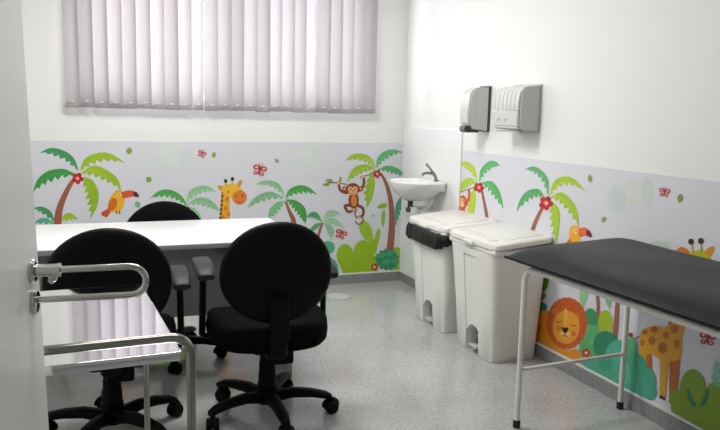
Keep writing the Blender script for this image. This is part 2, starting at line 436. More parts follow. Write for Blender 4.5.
a.frond([(248, 148), (272, 88), (340, 60), (400, 68), (466, 110)], (345, 108), LI)
a.frond([(250, 158), (315, 122), (385, 148), (430, 190), (444, 238)], (345, 190), LI)
a.frond([(255, 175), (305, 190), (335, 245), (332, 310), (300, 374)], (272, 275), (150, 186, 40))
a.nuts(236, 183, 14); a.build()
a = Art('toucan', 'B', T1)
a.poly([(385, 325), (350, 345), (352, 360), (375, 370), (395, 345)], (196, 84, 40))
a.curve([(400, 262), (425, 238), (450, 245), (460, 290), (445, 335), (410, 345), (385, 330), (385, 295)], (240, 180, 40))
a.curve([(408, 275), (425, 290), (418, 325), (385, 340), (382, 315), (390, 290)], (216, 110, 36))
a.curve([(445, 250), (480, 240), (515, 248), (530, 272), (500, 270), (455, 277)], (222, 96, 48))
a.curve([(500, 245), (520, 250), (530, 272), (508, 268)], (96, 32, 52))
a.ell(436, 262, 8, 8, (250, 236, 200)).ell(436, 262, 4, 4, (30, 24, 22)); a.line([(422, 342), (422, 352)], 6, 6, (60, 50, 50)); a.line([(436, 340), (438, 352)], 6, 6, (60, 50, 50)); a.build()
leafy('B', T1, 483, 52, 12, 17, 20); leafy('B', T1, 575, 188, 10, 15, 30, (110, 150, 70)); leafy('B', T1, 523, 308, 12, 18, -25, (120, 176, 130))
a = Art('palm_tree', 'B', T2); a.frond([(240, 335), (212, 285), (160, 253), (100, 255), (45, 297)], (150, 295), (84, 168, 78), 8)
a.frond([(232, 320), (250, 258), (300, 232), (345, 235), (388, 262)], (305, 275), (150, 200, 150)); a.frond([(238, 325), (290, 292), (345, 297), (385, 330), (402, 362)], (310, 335), (140, 192, 142))
a.frond([(240, 340), (275, 345), (305, 380), (312, 430)], (262, 395), (150, 200, 150), 5); a.trunk([(240, 335), (258, 380), (270, 460), (270, 560)], 12, 26); a.build()
a = Art('giraffe', 'B', T2)
a.poly([(412, 245), (452, 262), (458, 600), (385, 600), (400, 400)], (236, 172, 46))
for k in range(11): a.ell(418-k*2, 262+k*22, 6, 9, (74, 44, 36), n=10)
a.curve([(410, 235), (445, 222), (490, 228), (520, 260), (515, 300), (470, 300), (440, 275), (415, 262)], (240, 190, 56))
a.ell(503, 290, 37, 36, (226, 128, 52)); a.ell(486, 284, 4, 5, (120, 50, 30)).ell(517, 282, 4, 5, (120, 50, 30)).line([(485, 308), (502, 316), (520, 306)], 3, 3, (120, 50, 30))
a.curve([(390, 230), (412, 232), (418, 250), (400, 252)], (214, 160, 50)); a.curve([(488, 225), (500, 205), (515, 205), (512, 225), (500, 240)], (220, 160, 50))
a.line([(432, 212), (442, 240)], 6, 7, (200, 190, 60)).line([(467, 203), (467, 232)], 6, 7, (200, 190, 60)); a.ell(432, 207, 9, 10, (70, 34, 44)).ell(467, 197, 9, 10, (70, 34, 44))
a.ell(445, 262, 4, 6, (40, 26, 22)); 
for x, y in ((440, 300), (432, 345), (446, 375), (420, 390)): a.ell(x, y, 9, 12, (214, 128, 40), n=10)
a.build()
butterfly('B', T2, 312, 72, 20, 25); leafy('B', T2, 373, 75, 9, 16, 10); leafy('B', T2, 45, 200, 12, 14, 40)
a = Art('palm_tree', 'B', T3)
a.trunk([(244, 330), (268, 390), (288, 440), (296, 560)], 12, 34)
a.frond([(242, 305), (215, 242), (170, 218), (120, 220), (80, 242)], (165, 252), (140, 196, 146)); a.frond([(238, 312), (170, 278), (110, 290), (60, 328), (38, 370)], (135, 330), (132, 186, 138))
a.frond([(240, 325), (195, 335), (158, 375), (150, 425)], (215, 385), (126, 190, 138), 6)
a.frond([(242, 312), (265, 265), (320, 243), (370, 255), (416, 294)], (325, 290), (76, 168, 76)); a.frond([(244, 318), (300, 325), (345, 360), (358, 410), (352, 450)], (292, 390), (70, 160, 70), 8); a.build()
butterfly('B', T4, 170, 117, 18, 15); leafy('B', T4, 220, 88, 4, 8, -50, (130, 150, 90))
a = Art('small_palm', 'B', T4); a.trunk([(351, 266), (344, 285), (334, 320)], 5, 10, 5)
a.frond([(350, 264), (338, 240), (320, 235), (303, 250)], (325, 256), (70, 160, 90), 6); a.frond([(352, 262), (362, 235), (385, 230), (406, 242)], (382, 250), LG, 6)
a.frond([(353, 264), (378, 252), (398, 262), (412, 280)], (380, 274), LG, 6); a.frond([(354, 266), (374, 272), (384, 292), (376, 314)], (362, 292), (140, 190, 148), 6)
a.frond([(349, 266), (332, 268), (318, 280), (310, 298)], (336, 286), (80, 165, 100), 6); a.build()
butterfly('B', T4, 403, 300, 15, 20)
# monkey's palm
a = Art('small_palm', 'B', T6); a.curve([(345, 415), (370, 392), (400, 388), (412, 402), (390, 418), (360, 418)], (150, 190, 50))
a.frond([(520, 340), (490, 355), (466, 395), (458, 450), (462, 530)], (505, 430), (74, 160, 120), 7); a.curve([(375, 470), (382, 440), (398, 435), (398, 490), (388, 530), (378, 520)], (150, 190, 50)); a.build()
a = Art('bush', 'B', T5); a.ell(48, 242, 36, 38, (84, 176, 130)); a.build()
a = Art('bush', 'B', T5)
a.ell(440, 300, 40, 60, (150, 186, 44)); a.poly([(395, 300), (480, 300), (480, 400), (395, 400)], (150, 186, 44))
a.ell(142, 290, 48, 68, (152, 190, 24)); a.ell(248, 272, 58, 72, (152, 190, 24)); a.poly([(95, 300), (330, 290), (330, 420), (130, 420)], (152, 190, 24))
a.ell(262, 145, 34, 62, (160, 196, 40), rot=-24); a.ell(326, 190, 14, 58, (156, 192, 40), rot=12); a.line([(262, 110), (290, 190)], 2, 2, (124, 166, 20)); a.ell(300, 240, 26, 50, (152, 190, 24)); a.build()
a = Art('palm_tree', 'B', T6)
a.trunk([(372, 205), (400, 255), (424, 330), (438, 430), (440, 540), (428, 680)], 14, 44, 16)
a.frond([(342, 172), (312, 108), (255, 84), (195, 90), (145, 132)], (245, 128), (168, 196, 56)); a.frond([(340, 178), (285, 150), (220, 162), (182, 205), (165, 260)], (262, 205), (160, 192, 48))
a.frond([(318, 190), (335, 260), (322, 345), (292, 412)], (262, 300), (156, 192, 48), 6)
a.frond([(345, 172), (350, 115), (390, 72), (450, 58), (506, 75)], (415, 118), (96, 178, 112)); a.frond([(350, 180), (410, 158), (465, 168), (500, 195), (514, 222)], (430, 208), (88, 172, 104)); a.nuts(350, 208, 13); a.build()
a = Art('monkey', 'B', T6); BR, PE = (128, 70, 46), (240, 172, 122)
a.line([(15, 275), (60, 262), (110, 264), (165, 272)], 6, 7, (112, 116, 62)); a.line([(245, 228), (300, 212), (345, 192)], 8, 6, (112, 116, 62)); a.curve([(30, 245), (60, 238), (78, 252), (50, 258)], (132, 164, 66)); a.curve([(118, 225), (130, 228), (130, 252), (118, 258)], (132, 164, 66)); a.curve([(22, 276), (50, 264), (58, 276), (36, 284)], (132, 164, 66))
a.line([(112, 262), (122, 305), (150, 322), (178, 322)], 15, 17, BR); a.line([(266, 222), (268, 268), (252, 298), (222, 318)], 15, 17, BR); a.ell(112, 262, 12, 11, PE).ell(262, 224, 12, 11, PE)
T4m = Art('x', 'B', T4)
a.ell(205, 370, 32, 52, BR); a.line([(185, 400), (152, 405), (172, 440), (205, 432)], 19, 14, BR); a.line([(228, 400), (262, 420), (262, 460), (238, 470)], 19, 14, BR); a.ell(208, 428, 12, 9, PE).ell(240, 470, 12, 9, PE)
K = [(240+24*math.cos(R(t)), 492+25*math.sin(R(t))) for t in range(-140, 190, 22)]; a.line([(222, 420), (214, 455)]+K, 8, 7, BR)
a.ell(207, 372, 19, 36, (226, 132, 60)); a.ell(149, 300, 15, 16, BR).ell(249, 300, 15, 16, BR).ell(149, 300, 8, 9, PE).ell(249, 300, 8, 9, PE)
a.ell(200, 300, 42, 36, BR); a.ell(186, 302, 17, 18, PE).ell(214, 302, 17, 18, PE).ell(200, 322, 27, 17, PE); a.ell(188, 302, 4, 5, (40, 24, 22)).ell(212, 302, 4, 5, (40, 24, 22)).ell(200, 312, 5, 3.5, (40, 24, 22)).line([(186, 324), (200, 331), (214, 324)], 3, 3, (150, 50, 44)); a.build()
a = Art('bush', 'B', T5)
sp = []
for k in range(26):
    t = 2*math.pi*k/26; r = 1 if k % 2 else .82; sp.append((383+72*r*math.cos(t), 312+66*r*math.sin(t)))
a.poly(sp, (46, 142, 96)); 
for x, y, r in ((350, 290, 24), (400, 275, 26), (380, 325, 26), (425, 320, 20)): a.ell(x, y, r*.6, r, (64, 164, 124), rot=r*3)
a.build(); flower('B', T5, 310, 355, 21); leafy('B', T5, 302, 60, 4, 14, 58, (150, 180, 190))
# undergrowth hidden low behind the desk
for x, y, r1, r2, cc in ((60, 262, 26, 22, (152, 190, 24)), (105, 268, 30, 22, TEAL), (160, 262, 28, 58, (152, 190, 24)), (215, 270, 26, 20, TEALD), (265, 266, 26, 22, (152, 190, 24)), (318, 268, 20, 14, TEAL)):
    a = Art('bush', 'B', (0, 0, 1)); a.ell(x, y, r1, r2, cc, n=30); a.poly([(x-r1, y), (x+r1, y), (x+r1, 300), (x-r1, 300)], cc); a.build()

# --- right wall
T7 = (455, 150, 5.733); T8 = (510, 155, 4.78); T9 = (600, 170, 4.3); T10 = (525, 275, 4.53); T11 = (600, 295, 3.185)
circles('R', T9, [(140, 92, 62, 62, (216, 220, 216)), (75, 125, 40, 58, (206, 216, 214)), (208, 95, 27, 60, (206, 216, 214)), (260, 322, 42, 20, (200, 214, 205))])
a = Art('palm_tree', 'R', T7)
a.trunk([(152, 215), (168, 290), (186, 390), (190, 520)], 12, 22, 9)
a.frond([(135, 185), (118, 105), (80, 68), (50, 66), (26, 92)], (72, 118), (182, 206, 62)); a.frond([(135, 190), (90, 160), (48, 175), (30, 215), (24, 262)], (82, 215), (176, 204, 60))
a.frond([(118, 200), (122, 290), (112, 360), (80, 366)], (66, 290), (184, 206, 56), 6)
a.frond([(140, 185), (150, 112), (195, 66), (235, 65), (263, 92)], (200, 122), (96, 182, 108)); a.frond([(150, 188), (210, 178), (250, 220), (272, 280), (281, 338)], (205, 255), (92, 180, 104)); a.nuts(140, 215, 15); a.build()
a = Art('monkey', 'R', T7); a.line([(20, 245), (80, 225), (130, 205)], 5, 5, (150, 90, 60)); a.line([(82, 225), (84, 270), (66, 312)], 13, 15, (206, 92, 52)); a.ell(46, 302, 26, 42, (206, 84, 50)); a.ell(42, 290, 16, 14, (244, 190, 130)).ell(42, 315, 15, 12, (244, 190, 130)); a.ell(36, 288, 3, 4, (70, 30, 24)).ell(50, 288, 3, 4, (70, 30, 24)); a.ell(46, 375, 22, 40, (206, 84, 50)).ell(46, 375, 13, 28, (236, 140, 70)); a.build()
a = Art('palm_tree', 'R', T8)
a.trunk([(165, 240), (138, 290), (112, 355), (96, 430), (90, 560)], 15, 26, 10)
a.frond([(187, 195), (186, 120), (152, 72), (110, 55), (70, 72)], (140, 108), (100, 176, 112)); a.frond([(172, 205), (140, 164), (88, 170), (52, 210), (32, 272)], (115, 210), (94, 172, 106))
a.frond([(190, 195), (215, 125), (265, 102), (320, 122), (368, 182)], (270, 145), (172, 202, 52)); a.frond([(195, 200), (250, 178), (305, 225), (328, 280), (334, 345)], (255, 250), (166, 198, 48))
a.frond([(200, 215), (238, 262), (240, 330), (226, 420)], (188, 320), (168, 200, 46), 6); a.nuts(175, 230, 17); a.build()
a = Art('toucan', 'R', T8); a.curve([(285, 400), (290, 350), (312, 335), (335, 350), (340, 400), (335, 470), (300, 500), (270, 480), (268, 430)], (244, 176, 44)); a.curve([(262, 440), (290, 400), (300, 440), (280, 500), (250, 500)], (216, 110, 40))
a.curve([(328, 352), (360, 346), (385, 362), (396, 392), (365, 386), (335, 390)], (236, 110, 48)); a.curve([(366, 362), (384, 362), (396, 392), (372, 386)], (110, 40, 80)); a.ell(318, 363, 9, 10, (252, 240, 190)).ell(319, 363, 4, 5, (40, 30, 26)); a.build()
leafy('R', T8, 386, 112, 9, 20, -8); leafy('R', T8, 452, 308, 9, 17, 35); leafy('R', T9, 348, 121, 11, 20, 15); butterfly('R', T9, 280, 98, 22, 10, (176, 78, 88))
# giraffe: head above the couch, body below it
a = Art('giraffe', 'R', T11); GY, GO = (222, 164, 44), (188, 108, 38)
a.poly([(150, 180), (168, 180), (170, 262), (152, 250)], GO); a.poly([(225, 170), (262, 170), (246, 345), (222, 338)], GO)
a.curve([(128, 150), (138, 112), (175, 98), (215, 100), (245, 60), (290, 70), (268, 120), (262, 190), (238, 210), (195, 205), (165, 188), (130, 190)], GY)
a.poly([(226, 110), (268, 120), (330, -60), (285, -80)], GY); a.poly([(128, 150), (150, 160), (150, 240), (130, 225)], GY); a.poly([(193, 190), (224, 195), (210, 335), (192, 325)], GY)
a.poly([(192, 318), (211, 326), (210, 336), (192, 328)], (70, 40, 34)); a.poly([(223, 328), (244, 336), (243, 350), (222, 342)], (70, 40, 34))
a.line([(130, 130), (112, 138), (100, 128)], 4, 3, GO); a.ell(100, 127, 8, 7, (120, 60, 30))
for x, y, rx, ry in ((145, 118, 10, 9), (175, 110, 13, 10), (213, 128, 11, 12), (240, 108, 14, 14), (168, 145, 12, 14), (202, 168, 15, 18), (247, 155, 11, 15), (138, 152, 7, 10), (262, 60, 11, 12), (280, 20, 11, 13), (225, 90, 6, 6)): a.ell(x, y, rx, ry, (190, 104, 38), n=14)
a.ell(305, -80, 48, 36, (232, 178, 52)).ell(345, -58, 32, 32, (214, 122, 48))
a.build()
a = Art('giraffe', 'R', T9); a.ell(430, 372, 48, 28, (190, 196, 50)); a.curve([(330, 345), (352, 330), (378, 340), (390, 358), (360, 365)], (216, 130, 34)); a.curve([(452, 352), (468, 335), (494, 328), (490, 352), (472, 370)], (224, 150, 36))
a.line([(398, 318), (404, 355)], 5, 8, (170, 170, 60)).line([(438, 315), (440, 355)], 5, 8, (170, 170, 60)); a.ell(395, 308, 12, 13, (62, 34, 40)).ell(437, 305, 12, 13, (62, 34, 40)); a.build()
butterfly('R', T11, 345, 140, 24, 10, (168, 50, 52))
# lion group
a = Art('small_palm', 'R', T10); a.curve([(250, 60), (285, 60), (285, 105), (262, 145), (252, 110)], (150, 205, 150)); a.curve([(360, 80), (392, 90), (388, 150), (372, 125)], (130, 190, 140)); a.trunk([(326, 60), (335, 130), (332, 210)], 16, 14, 6); a.trunk([(424, 100), (418, 200), (408, 300)], 18, 26, 6); a.build()
a = Art('leafy_plant', 'R', T10); a.ell(82, 18, 30, 58, (110, 150, 40)); a.ell(58, 55, 18, 30, (96, 140, 44), rot=20); a.ell(74, 98, 26, 16, (120, 160, 40), rot=-20); a.ell(70, 145, 36, 22, (60, 130, 130)); a.line([(70, 10), (60, 180)], 5, 6, (70, 110, 50)); a.build()
a = Art('bush', 'R', T10); a.ell(300, 220, 38, 70, (62, 152, 92)); a.poly([(262, 220), (338, 230), (345, 420), (240, 420)], (96, 180, 112)); a.ell(368, 215, 33, 56, (170, 196, 40)); a.ell(330, 305, 30, 22, (110, 190, 130)); a.ell(372, 300, 52, 44, (40, 132, 96)); a.ell(412, 330, 40, 40, (88, 186, 156)); a.build()
a = Art('lion', 'R', T10); LB = (224, 146, 36)
a.curve([(20, 240), (45, 190), (80, 162), (130, 180), (180, 330), (245, 340), (262, 440), (60, 430), (10, 300)], LB); a.ell(70, 240, 14, 10, (214, 120, 36))
mn = []
for k in range(48):
    t = 2*math.pi*k/48; r = 1 if k % 2 else .965; mn.append((193+94*r*math.cos(t), 218+119*r*math.sin(t)))
a.poly(mn, (204, 94, 38))
for k in range(16):
    t = 2*math.pi*k/16; a.line([(190+66*math.cos(t), 222+84*math.sin(t)), (193+86*math.cos(t), 218+109*math.sin(t))], 4, 2, (182, 76, 30))
a.ell(142, 168, 15, 18, (214, 124, 44)).ell(238, 190, 15, 20, (214, 124, 44)); a.ell(190, 236, 62, 76, (232, 160, 50)); a.curve([(180, 165), (188, 150), (196, 168), (190, 230), (182, 230)], (240, 178, 70))
a.line([(148, 208), (158, 216), (168, 207)], 4, 4, (140, 50, 24)); a.line([(212, 222), (224, 232), (236, 224)], 4, 4, (140, 50, 24)); a.ell(158, 240, 13, 13, (224, 116, 60)).ell(224, 264, 13, 14, (224, 116, 60))
a.ell(186, 268, 24, 18, (244, 196, 100)); a.curve([(170, 236), (200, 240), (196, 256), (186, 264), (176, 254)], (40, 26, 28)); a.line([(186, 262), (186, 274)], 3, 3, (60, 30, 24)); a.line([(174, 268), (180, 280), (186, 272), (194, 282), (200, 272)], 3, 3, (60, 30, 24)); a.build()
flower('R', T10, 281, 352, 20)
a = Art('bush', 'R', T11)
for x, y, rx, ry, cc in ((20, 160, 40, 46, (42, 140, 100)), (62, 195, 44, 52, (84, 184, 156)), (100, 175, 24, 40, (96, 176, 130)), (112, 245, 44, 62, (70, 166, 132)), (150, 275, 32, 46, (74, 168, 136)), (162, 310, 22, 24, (74, 168, 136))): a.ell(x, y, rx, ry, cc)
a.poly([(-60, 200), (60, 210), (150, 270), (176, 330), (150, 380), (-60, 300)], (78, 174, 144)); a.ell(80, 250, 20, 34, (92, 188, 160)); a.ell(20, 215, 24, 28, (62, 160, 128)); a.build()
a = Art('bush', 'R', T11); BG = (128, 162, 40)
a.ell(298, 300, 42, 64, BG); a.ell(372, 345, 42, 70, BG); a.ell(258, 330, 34, 30, BG); a.poly([(226, 335), (262, 310), (400, 330), (420, 480), (226, 420)], BG)
for sx in (-1, 1):
    a.curve([(316+sx*4, 355), (316+sx*14, 330), (316+sx*28, 300), (316+sx*36, 304), (316+sx*30, 335), (316+sx*16, 352)], (50, 130, 84)); a.line([(316+sx*6, 350), (316+sx*30, 310)], 2, 1.5, BG)
a.build()
a = Art('small_palm', 'R', T11); a.frond([(400, 260), (375, 270), (362, 240), (372, 200)], (390, 235), (150, 200, 180), 5); a.frond([(400, 300), (375, 290), (358, 262), (360, 250)], (385, 270), (130, 190, 160), 4); a.build()

# ------------------------------------------------------------------ desk
DK = thing('desk', (.30, 3.83, 0), label='white-topped office desk with grey panels in front of the mural wall', cat='desk')
dw = 1.44
MB().box((0, 0, .738), (dw, .745, .024), bev=.003).build('desktop', DESKT, DK)
for y in (-.374, .374): MB().box((0, y, .7365), (dw, .004, .0235), bev=.001).build('edge_band', DESKE, DK)
MB().box((0, -.30, .55), (dw-.10, .018, .345), bev=.002).build('modesty_panel', DESKG, DK)
for sx in (-1, 1):
    MB().box((sx*(dw/2-.055), .0, .3635), (.03, .66, .727), bev=.002).build('side_panel', DESKE, DK)

# ------------------------------------------------------------------ office chair
def make_chair():
    c = thing('office_chair')
    # base
    MB().lathe([(.034, .055), (.046, .06), (.05, .085), (.046, .115), (.036, .125)], n=20).build('base_hub', BPLAST, c)
    for k in range(5):
        a = R(72*k); rot = Matrix.Rotation(a, 4, 'Z')
        P = [(.02, .085, .062, .052), (.12, .104, .056, .044), (.2, .101, .050, .038), (.268, .090, .046, .032), (.298, .078, .036, .024)]
        b = MB(); rings = []
        for x, z, w_, h in P:
            rings.append([Vector((x, p.x, z+p.y)) for p in superrect(w_/2, h/2, 0, 16, 3.5)])
        b.loft(rings).xf(rot).build('base_leg', BPLAST, c)
        ca = R(72*k+40*(k*37 % 5)+20)
        cr = Matrix.Translation(rot @ Vector((.283, 0, 0))) @ Matrix.Rotation(ca, 4, 'Z')
        b = MB()
        for sy in (-1, 1): b.lathe([(.006, -.011), (.025, -.011), (.030, -.006), (.030, .006), (.025, .011), (.006, .011)], c=(.012, sy*.0175, .030), axis='Y', n=18)
        wh = b.xf(cr).build('caster', BPLAST, c)
        b = MB(); b.tube([(0, 0, .05), (0, 0, .075)], .008, 10)
        hood = []
        for k2 in range(9):
            t = math.pi*k2/8; hood.append(Vector((.012+.035*math.cos(t), 0, .030+.035*math.sin(t))))
        b.tube(hood, [.006]+[.0075]*7+[.006], 8, sx=2.0)
        b.xf(cr).build('caster_hood', BPLAST, wh)
    # column
    MB().lathe([(.047, .11), (.046, .15), (.042, .155), (.041, .20), (.038, .205), (.037, .25), (.034, .255), (.033, .335), (.014, .34), (.014, .37)], n=20).build('gas_column', BPLAST, c)
    b = MB(); b.box((0, -.02, .355), (.17, .24, .05), bev=.012); b.box((.035, -.09, .335), (.11, .13, .10), bev=.012); b.build('seat_mechanism', BPLAST, c)
    MB().tube(fillet([(.06, .03, .36), (.20, .04, .36), (.255, .05, .352)], .03), [.006]*9+[.011], 8).build('height_lever', BPLAST, c)
    # seat
    rings = []
    for z, k, in ((.366, .80), (.371, .93), (.388, .985), (.425, 1.), (.452, .985), (.466, .94), (.472, .84), (.470, .6), (.466, .3), (.465, .02)):
        rr = []
        for p in superrect(.272*k, .25*k, z, 44, 3.0, 0, .0):
            ww = p.y-.015; fz = -.018*max(0, (ww-.10)/.13)**2*(1 if z > .4 else .3); sd = .014*(abs(p.x)/.25)**2*(1 if z > .44 else 0)
            rr.append(Vector((p.x*(1-.08*max(0, -ww/.235)), p.y, z+fz+sd)))
        rings.append(rr)
    MB().loft(rings).build('seat', FABRIC, c, ang=60)
    # backrest: round pad with a plastic shell behind
    def disc(y0, ks, top=.937, bot=.497, W=.238):
        rings = []; cz = (top+bot)/2; H = (top-bot)/2
        for y, k in ks:
            rr = []
            for i in range(48):
                t = 2*math.pi*i/48; x = W*math.cos(t)*k; z = H*math.sin(t)*k
                x *= 1+.05*math.sin(t)*(-1) if z < 0 else 1+.0*z
                zz = cz+z; yy = y0+y+.55*x*x+(-.10)*(zz-.6)
                rr.append(Vector((x, yy, zz)))
            rings.append(rr)
        return rings
    MB().loft(disc(-.225, [(-.004, .5), (-.004, .93), (.0, .985), (.012, 1.), (.03, .985), (.044, .92), (.05, .75), (.052, .4), (.052, .02)])).build('backrest', FABRIC, c, ang=60)
    MB().loft(disc(-.225, [(-.024, .02), (-.024, .5), (-.020, .88), (-.014, .965), (-.004, 1.0), (.006, 1.006), (.006, .98), (-.003, .96)])).build('back_shell', BPLAST, c, ang=60)
    # bracket from the mechanism up to the back
    P = fillet([(0, -.10, .355), (0, -.245, .355), (0, -.262, .40), (0, -.278, .62)], .05)
    b = MB(); b.tube(P, .016, 10, sx=2.4); b.build('back_bracket', BPLAST, c)
    MB().box((0, -.275, .485), (.085, .03, .10), bev=.01).build('back_adjuster', BPLAST, c)
    # arms
    for sx in (-1, 1):
        P = fillet([(sx*.13, .03, .368), (sx*.29, .03, .36), (sx*.29, .02, .40), (sx*.285, .0, .67)], .035)
        arm = MB().tube(P, [.011]*6+[.014]*(len(P)-6), 10, sx=1.7).build('armrest_post', BPLAST, c)
        b = MB(); rings = []
        for y, w_, h, dz in ((-.135, .03, .012, -.022), (-.128, .040, .016, -.020), (-.06, .047, .018, -.002), (.04, .050, .018, .005), (.10, .048, .018, .004), (.128, .040, .015, -.006), (.134, .026, .009, -.010)):
            rings.append([Vector((sx*.285+p.x*.88, y, .685+dz+p.y)) for p in superrect(w_, h, 0, 20, 3.2)])
        b.loft(rings).build('armrest_pad', ARMPL, arm)
    return c
ch = make_chair()
def base_phase(c, deg):
    for o in [x for x in bpy.data.objects if x.parent == c and x.name.split('.')[0] in ('base_leg', 'caster')]: o.rotation_euler.z = R(deg)
def set_chair(o, x, y, rz, ph, lab):
    o.location = (x, y, 0); o.rotation_euler.z = R(rz); base_phase(o, ph); tag(o, lab, 'chair', 'black office chairs around the desk')
c2, c3 = copy_tree(ch), copy_tree(ch)
set_chair(ch, .755, 3.12, -3, -13, 'black round-backed office chair in front of the right end of the desk, nearest the bins')
set_chair(c2, .08, 3.11, -2, 24, 'black round-backed office chair behind the steel trolley, at the left of the desk front')
set_chair(c3, .405, 4.03, 176, -194, 'black office chair pushed in behind the desk, only its curved top showing')
for o in [x for x in bpy.data.objects if x.parent == c3 and x.name.split('.')[0] in ('backrest', 'back_shell')]: o.location.z = -.085   # back set lower

for k, o in enumerate(x for x in bpy.data.objects if x.parent == ch and x.name.startswith('armrest_post')):
    o.location = ((0, 0, .025), (-.018, .03, .0))[k]

# ------------------------------------------------------------------ stainless trolley
TR = thing('instrument_trolley', (.208, 1.764, 0), R(3.2), label='stainless steel instrument trolley with mirror-polished top and tube frame', cat='trolley')
tw, td, tz = .52, .735, .80
MB().box((-tw/2, td/2, tz-.002), (tw, td, .004)).build('tray_top', STEEL, TR, smooth=False)
b = MB()
b.box((-tw/2, .0, tz-.012), (tw+.002, .003, .024), bev=.001); b.box((-tw/2, td, tz-.012), (tw+.002, .003, .024), bev=.001)
b.box((0, td/2, tz-.012), (.003, td, .024), bev=.001); b.box((-tw, td/2, tz-.012), (.003, td, .024), bev=.001); b.build('tray_rim', STEEL, TR)
fy = -.014
MB().tube(fillet([(.022, fy, .07), (.022, fy, .842), (-tw-.022, fy, .842), (-tw-.022, fy, .07)], .055, 8), .0115, 16).build('push_frame', STEELT, TR)
for sx in (.008, -tw+.012):
    MB().tube([(sx, td-.02, .07), (sx, td-.02, tz-.006)], .010, 14).build('leg', STEELT, TR)
b = MB(); b.box((-tw/2, td/2, .23), (tw-.03, td, .004)); b.box((-tw/2, 0.0, .236), (tw-.03, .003, .016)); b.box((-tw/2, td, .236), (tw-.03, .003, .016)); b.build('lower_shelf', STEEL, TR, smooth=False)
for x, y in ((.022, fy), (-tw-.022, fy), (.008, td-.02), (-tw+.012, td-.02)):
    b = MB(); b.lathe([(.01, -.01), (.032, -.01), (.035, -.006), (.035, .006), (.032, .01), (.01, .01)], c=(x, y, .035), axis='X', n=20); b.tube([(x, y, .06), (x, y, .085)], .01, 10)
    b.box((x, y, .06), (.03, .02, .01), bev=.002); b.build('caster', RUBBER, TR)

# ------------------------------------------------------------------ open door leaf with tube handle
A = R(11)
DR_ = tag(thing('door_1', (-.066, 1.50, 0), -A), kind='structure'); DR_.rotation_euler.y = -.022      # local -Y runs along the leaf towards the hinge, +X is the visible face
MB().box((-.018, -.44, 1.055), (.036, .88, 2.09), bev=.003).build('door_leaf', DOORM, DR_)
H = MB(); z1, z2, hy = 1.089, 1.033, -.052
H.tube([(.0, hy, z1)]+[(.178+.028*math.sin(R(t)), hy, (z1+z2)/2+.002+.028*math.cos(R(t))) for t in range(0, 181, 12)]+[(.0, hy, z2)], .0062, 14)
hd = H.build('door_handle', CHROME, DR_)
b = MB()
for z in (z1, z2-.004): b.lathe([(.023, 0), (.023, .004), (.020, .008), (.012, .009)], c=(0.0005, hy, z), axis='X', n=28)
b.build('rosette', CHROME, hd)
b = MB(); b.lathe([(.012, .006), (.0115, .045), (.013, .048), (.013, .052), (.008, .054)], c=(0, hy, z1), axis='X', n=20)
b.tube(catmull([(.040, hy, z1), (.039, hy-.006, z1-.014), (.034, hy-.006, z1-.022)], 4), [.009]*3+[.008]*3+[.006]*3, 10); b.build('thumb_latch', CHROME, hd)
for z in (.25, 1.85):
    MB().tube([(-.018-.0, -.885, z-.05), (-.018, -.885, z+.05)], .008, 10).build('hinge', ALU, DR_)

# ------------------------------------------------------------------ pedal bins
def make_bin():
    o = thing('pedal_bin')
    rings = []
    for z, x0, x1, hy_ in ((.0, .055, .355, .203), (.006, .05, .36, .208), (.30, .033, .367, .232), (.55, .012, .375, .250), (.628, .004, .38, .258)):
        rings.append([Vector(p) for p in superrect((x1-x0)/2, hy_, z, 48, 9, (x0+x1)/2, 0)])
    body = MB().loft(rings).build('bin_body', BINW, o, ang=40)
    # arch recess and sunk front panel
    P = [(-.075, -.01)]+[(-.075, .10)]+[(-.075*math.cos(R(t)), .10+.07*math.sin(R(t))) for t in range(15, 180, 15)]+[(.075, .10), (.075, -.01)]
    b = MB(); b.loft([[Vector((-.05, y, z)) for y, z in P], [Vector((.13, y, z)) for y, z in P]]); c1 = b.build('cut', BINW, smooth=False)
    b = MB(); b.box((.008, .0, .36), (.052, .155, .46), rot=Matrix.Rotation(-.083, 3, 'Y')); c2_ = b.build('cut', BINW, smooth=False)
    boolean(body, [c1, c2_])
    MB().tube([(.115, -.2055, .012), (.115, -.2315, .30), (.115, -.2495, .55), (.115, -.2575, .626)], .0024, 6).build('side_rib', BINW, o)
    b = MB(); b.box((.20, 0, .645), (.385, .53, .034), bev=.012, seg=3); b.build('rim', BINW, o)
    # lid: shallow wedge, higher at the wall
    rings = []
    for dz, k in ((.0, .985), (.004, 1.), (.024, 1.), (.031, .985), (.034, .95)):
        rr = []
        for p in superrect(.197*k, .285*k, 0, 56, 8, .195, 0):
            rr.append(Vector((p.x, p.y, .660+dz+.095*p.x)))
        rings.append(rr)
    lid = MB().loft(rings).build('bin_lid', BINL, o, ang=30)
    b = MB(); slope = Matrix.Rotation(-.0948, 3, 'Y')
    b.box((.235, 0, .7175), (.24, .42, .006), rot=slope, bev=.0028); b.box((.055, 0, .7005), (.05, .36, .006), rot=slope, bev=.0028)
    b.build('raised_panel', BINL, lid)
    b = MB(); b.box((-.004, 0, .668), (.02, .12, .022), bev=.006); b.build('lid_tab', BINL, lid)
    b = MB()
    for y in (-.17, .17): b.tube([(.395, y-.03, .69), (.395, y+.03, .69)], .011, 10)
    b.build('hinge', GBACK, lid)
    MB().box((.126, 0, .088), (.006, .148, .165), bev=.001).build('pedal_recess', GBACK, o)
    b = MB(); b.box((.085, 0, .035), (.07, .085, .014), bev=.005, rot=Matrix.Rotation(.18, 3, 'Y')); b.build('pedal', GCOVER, o)
    return o
b1 = make_bin(); b2 = copy_tree(b1)
b1.location = (2.05, 3.60, 0); b1.rotation_euler.z = 0
tag(b1, 'white plastic pedal bin with closed lid beside the end of the exam couch', 'bin', 'white pedal bins')
b2.location = (2.045, 4.18, 0)
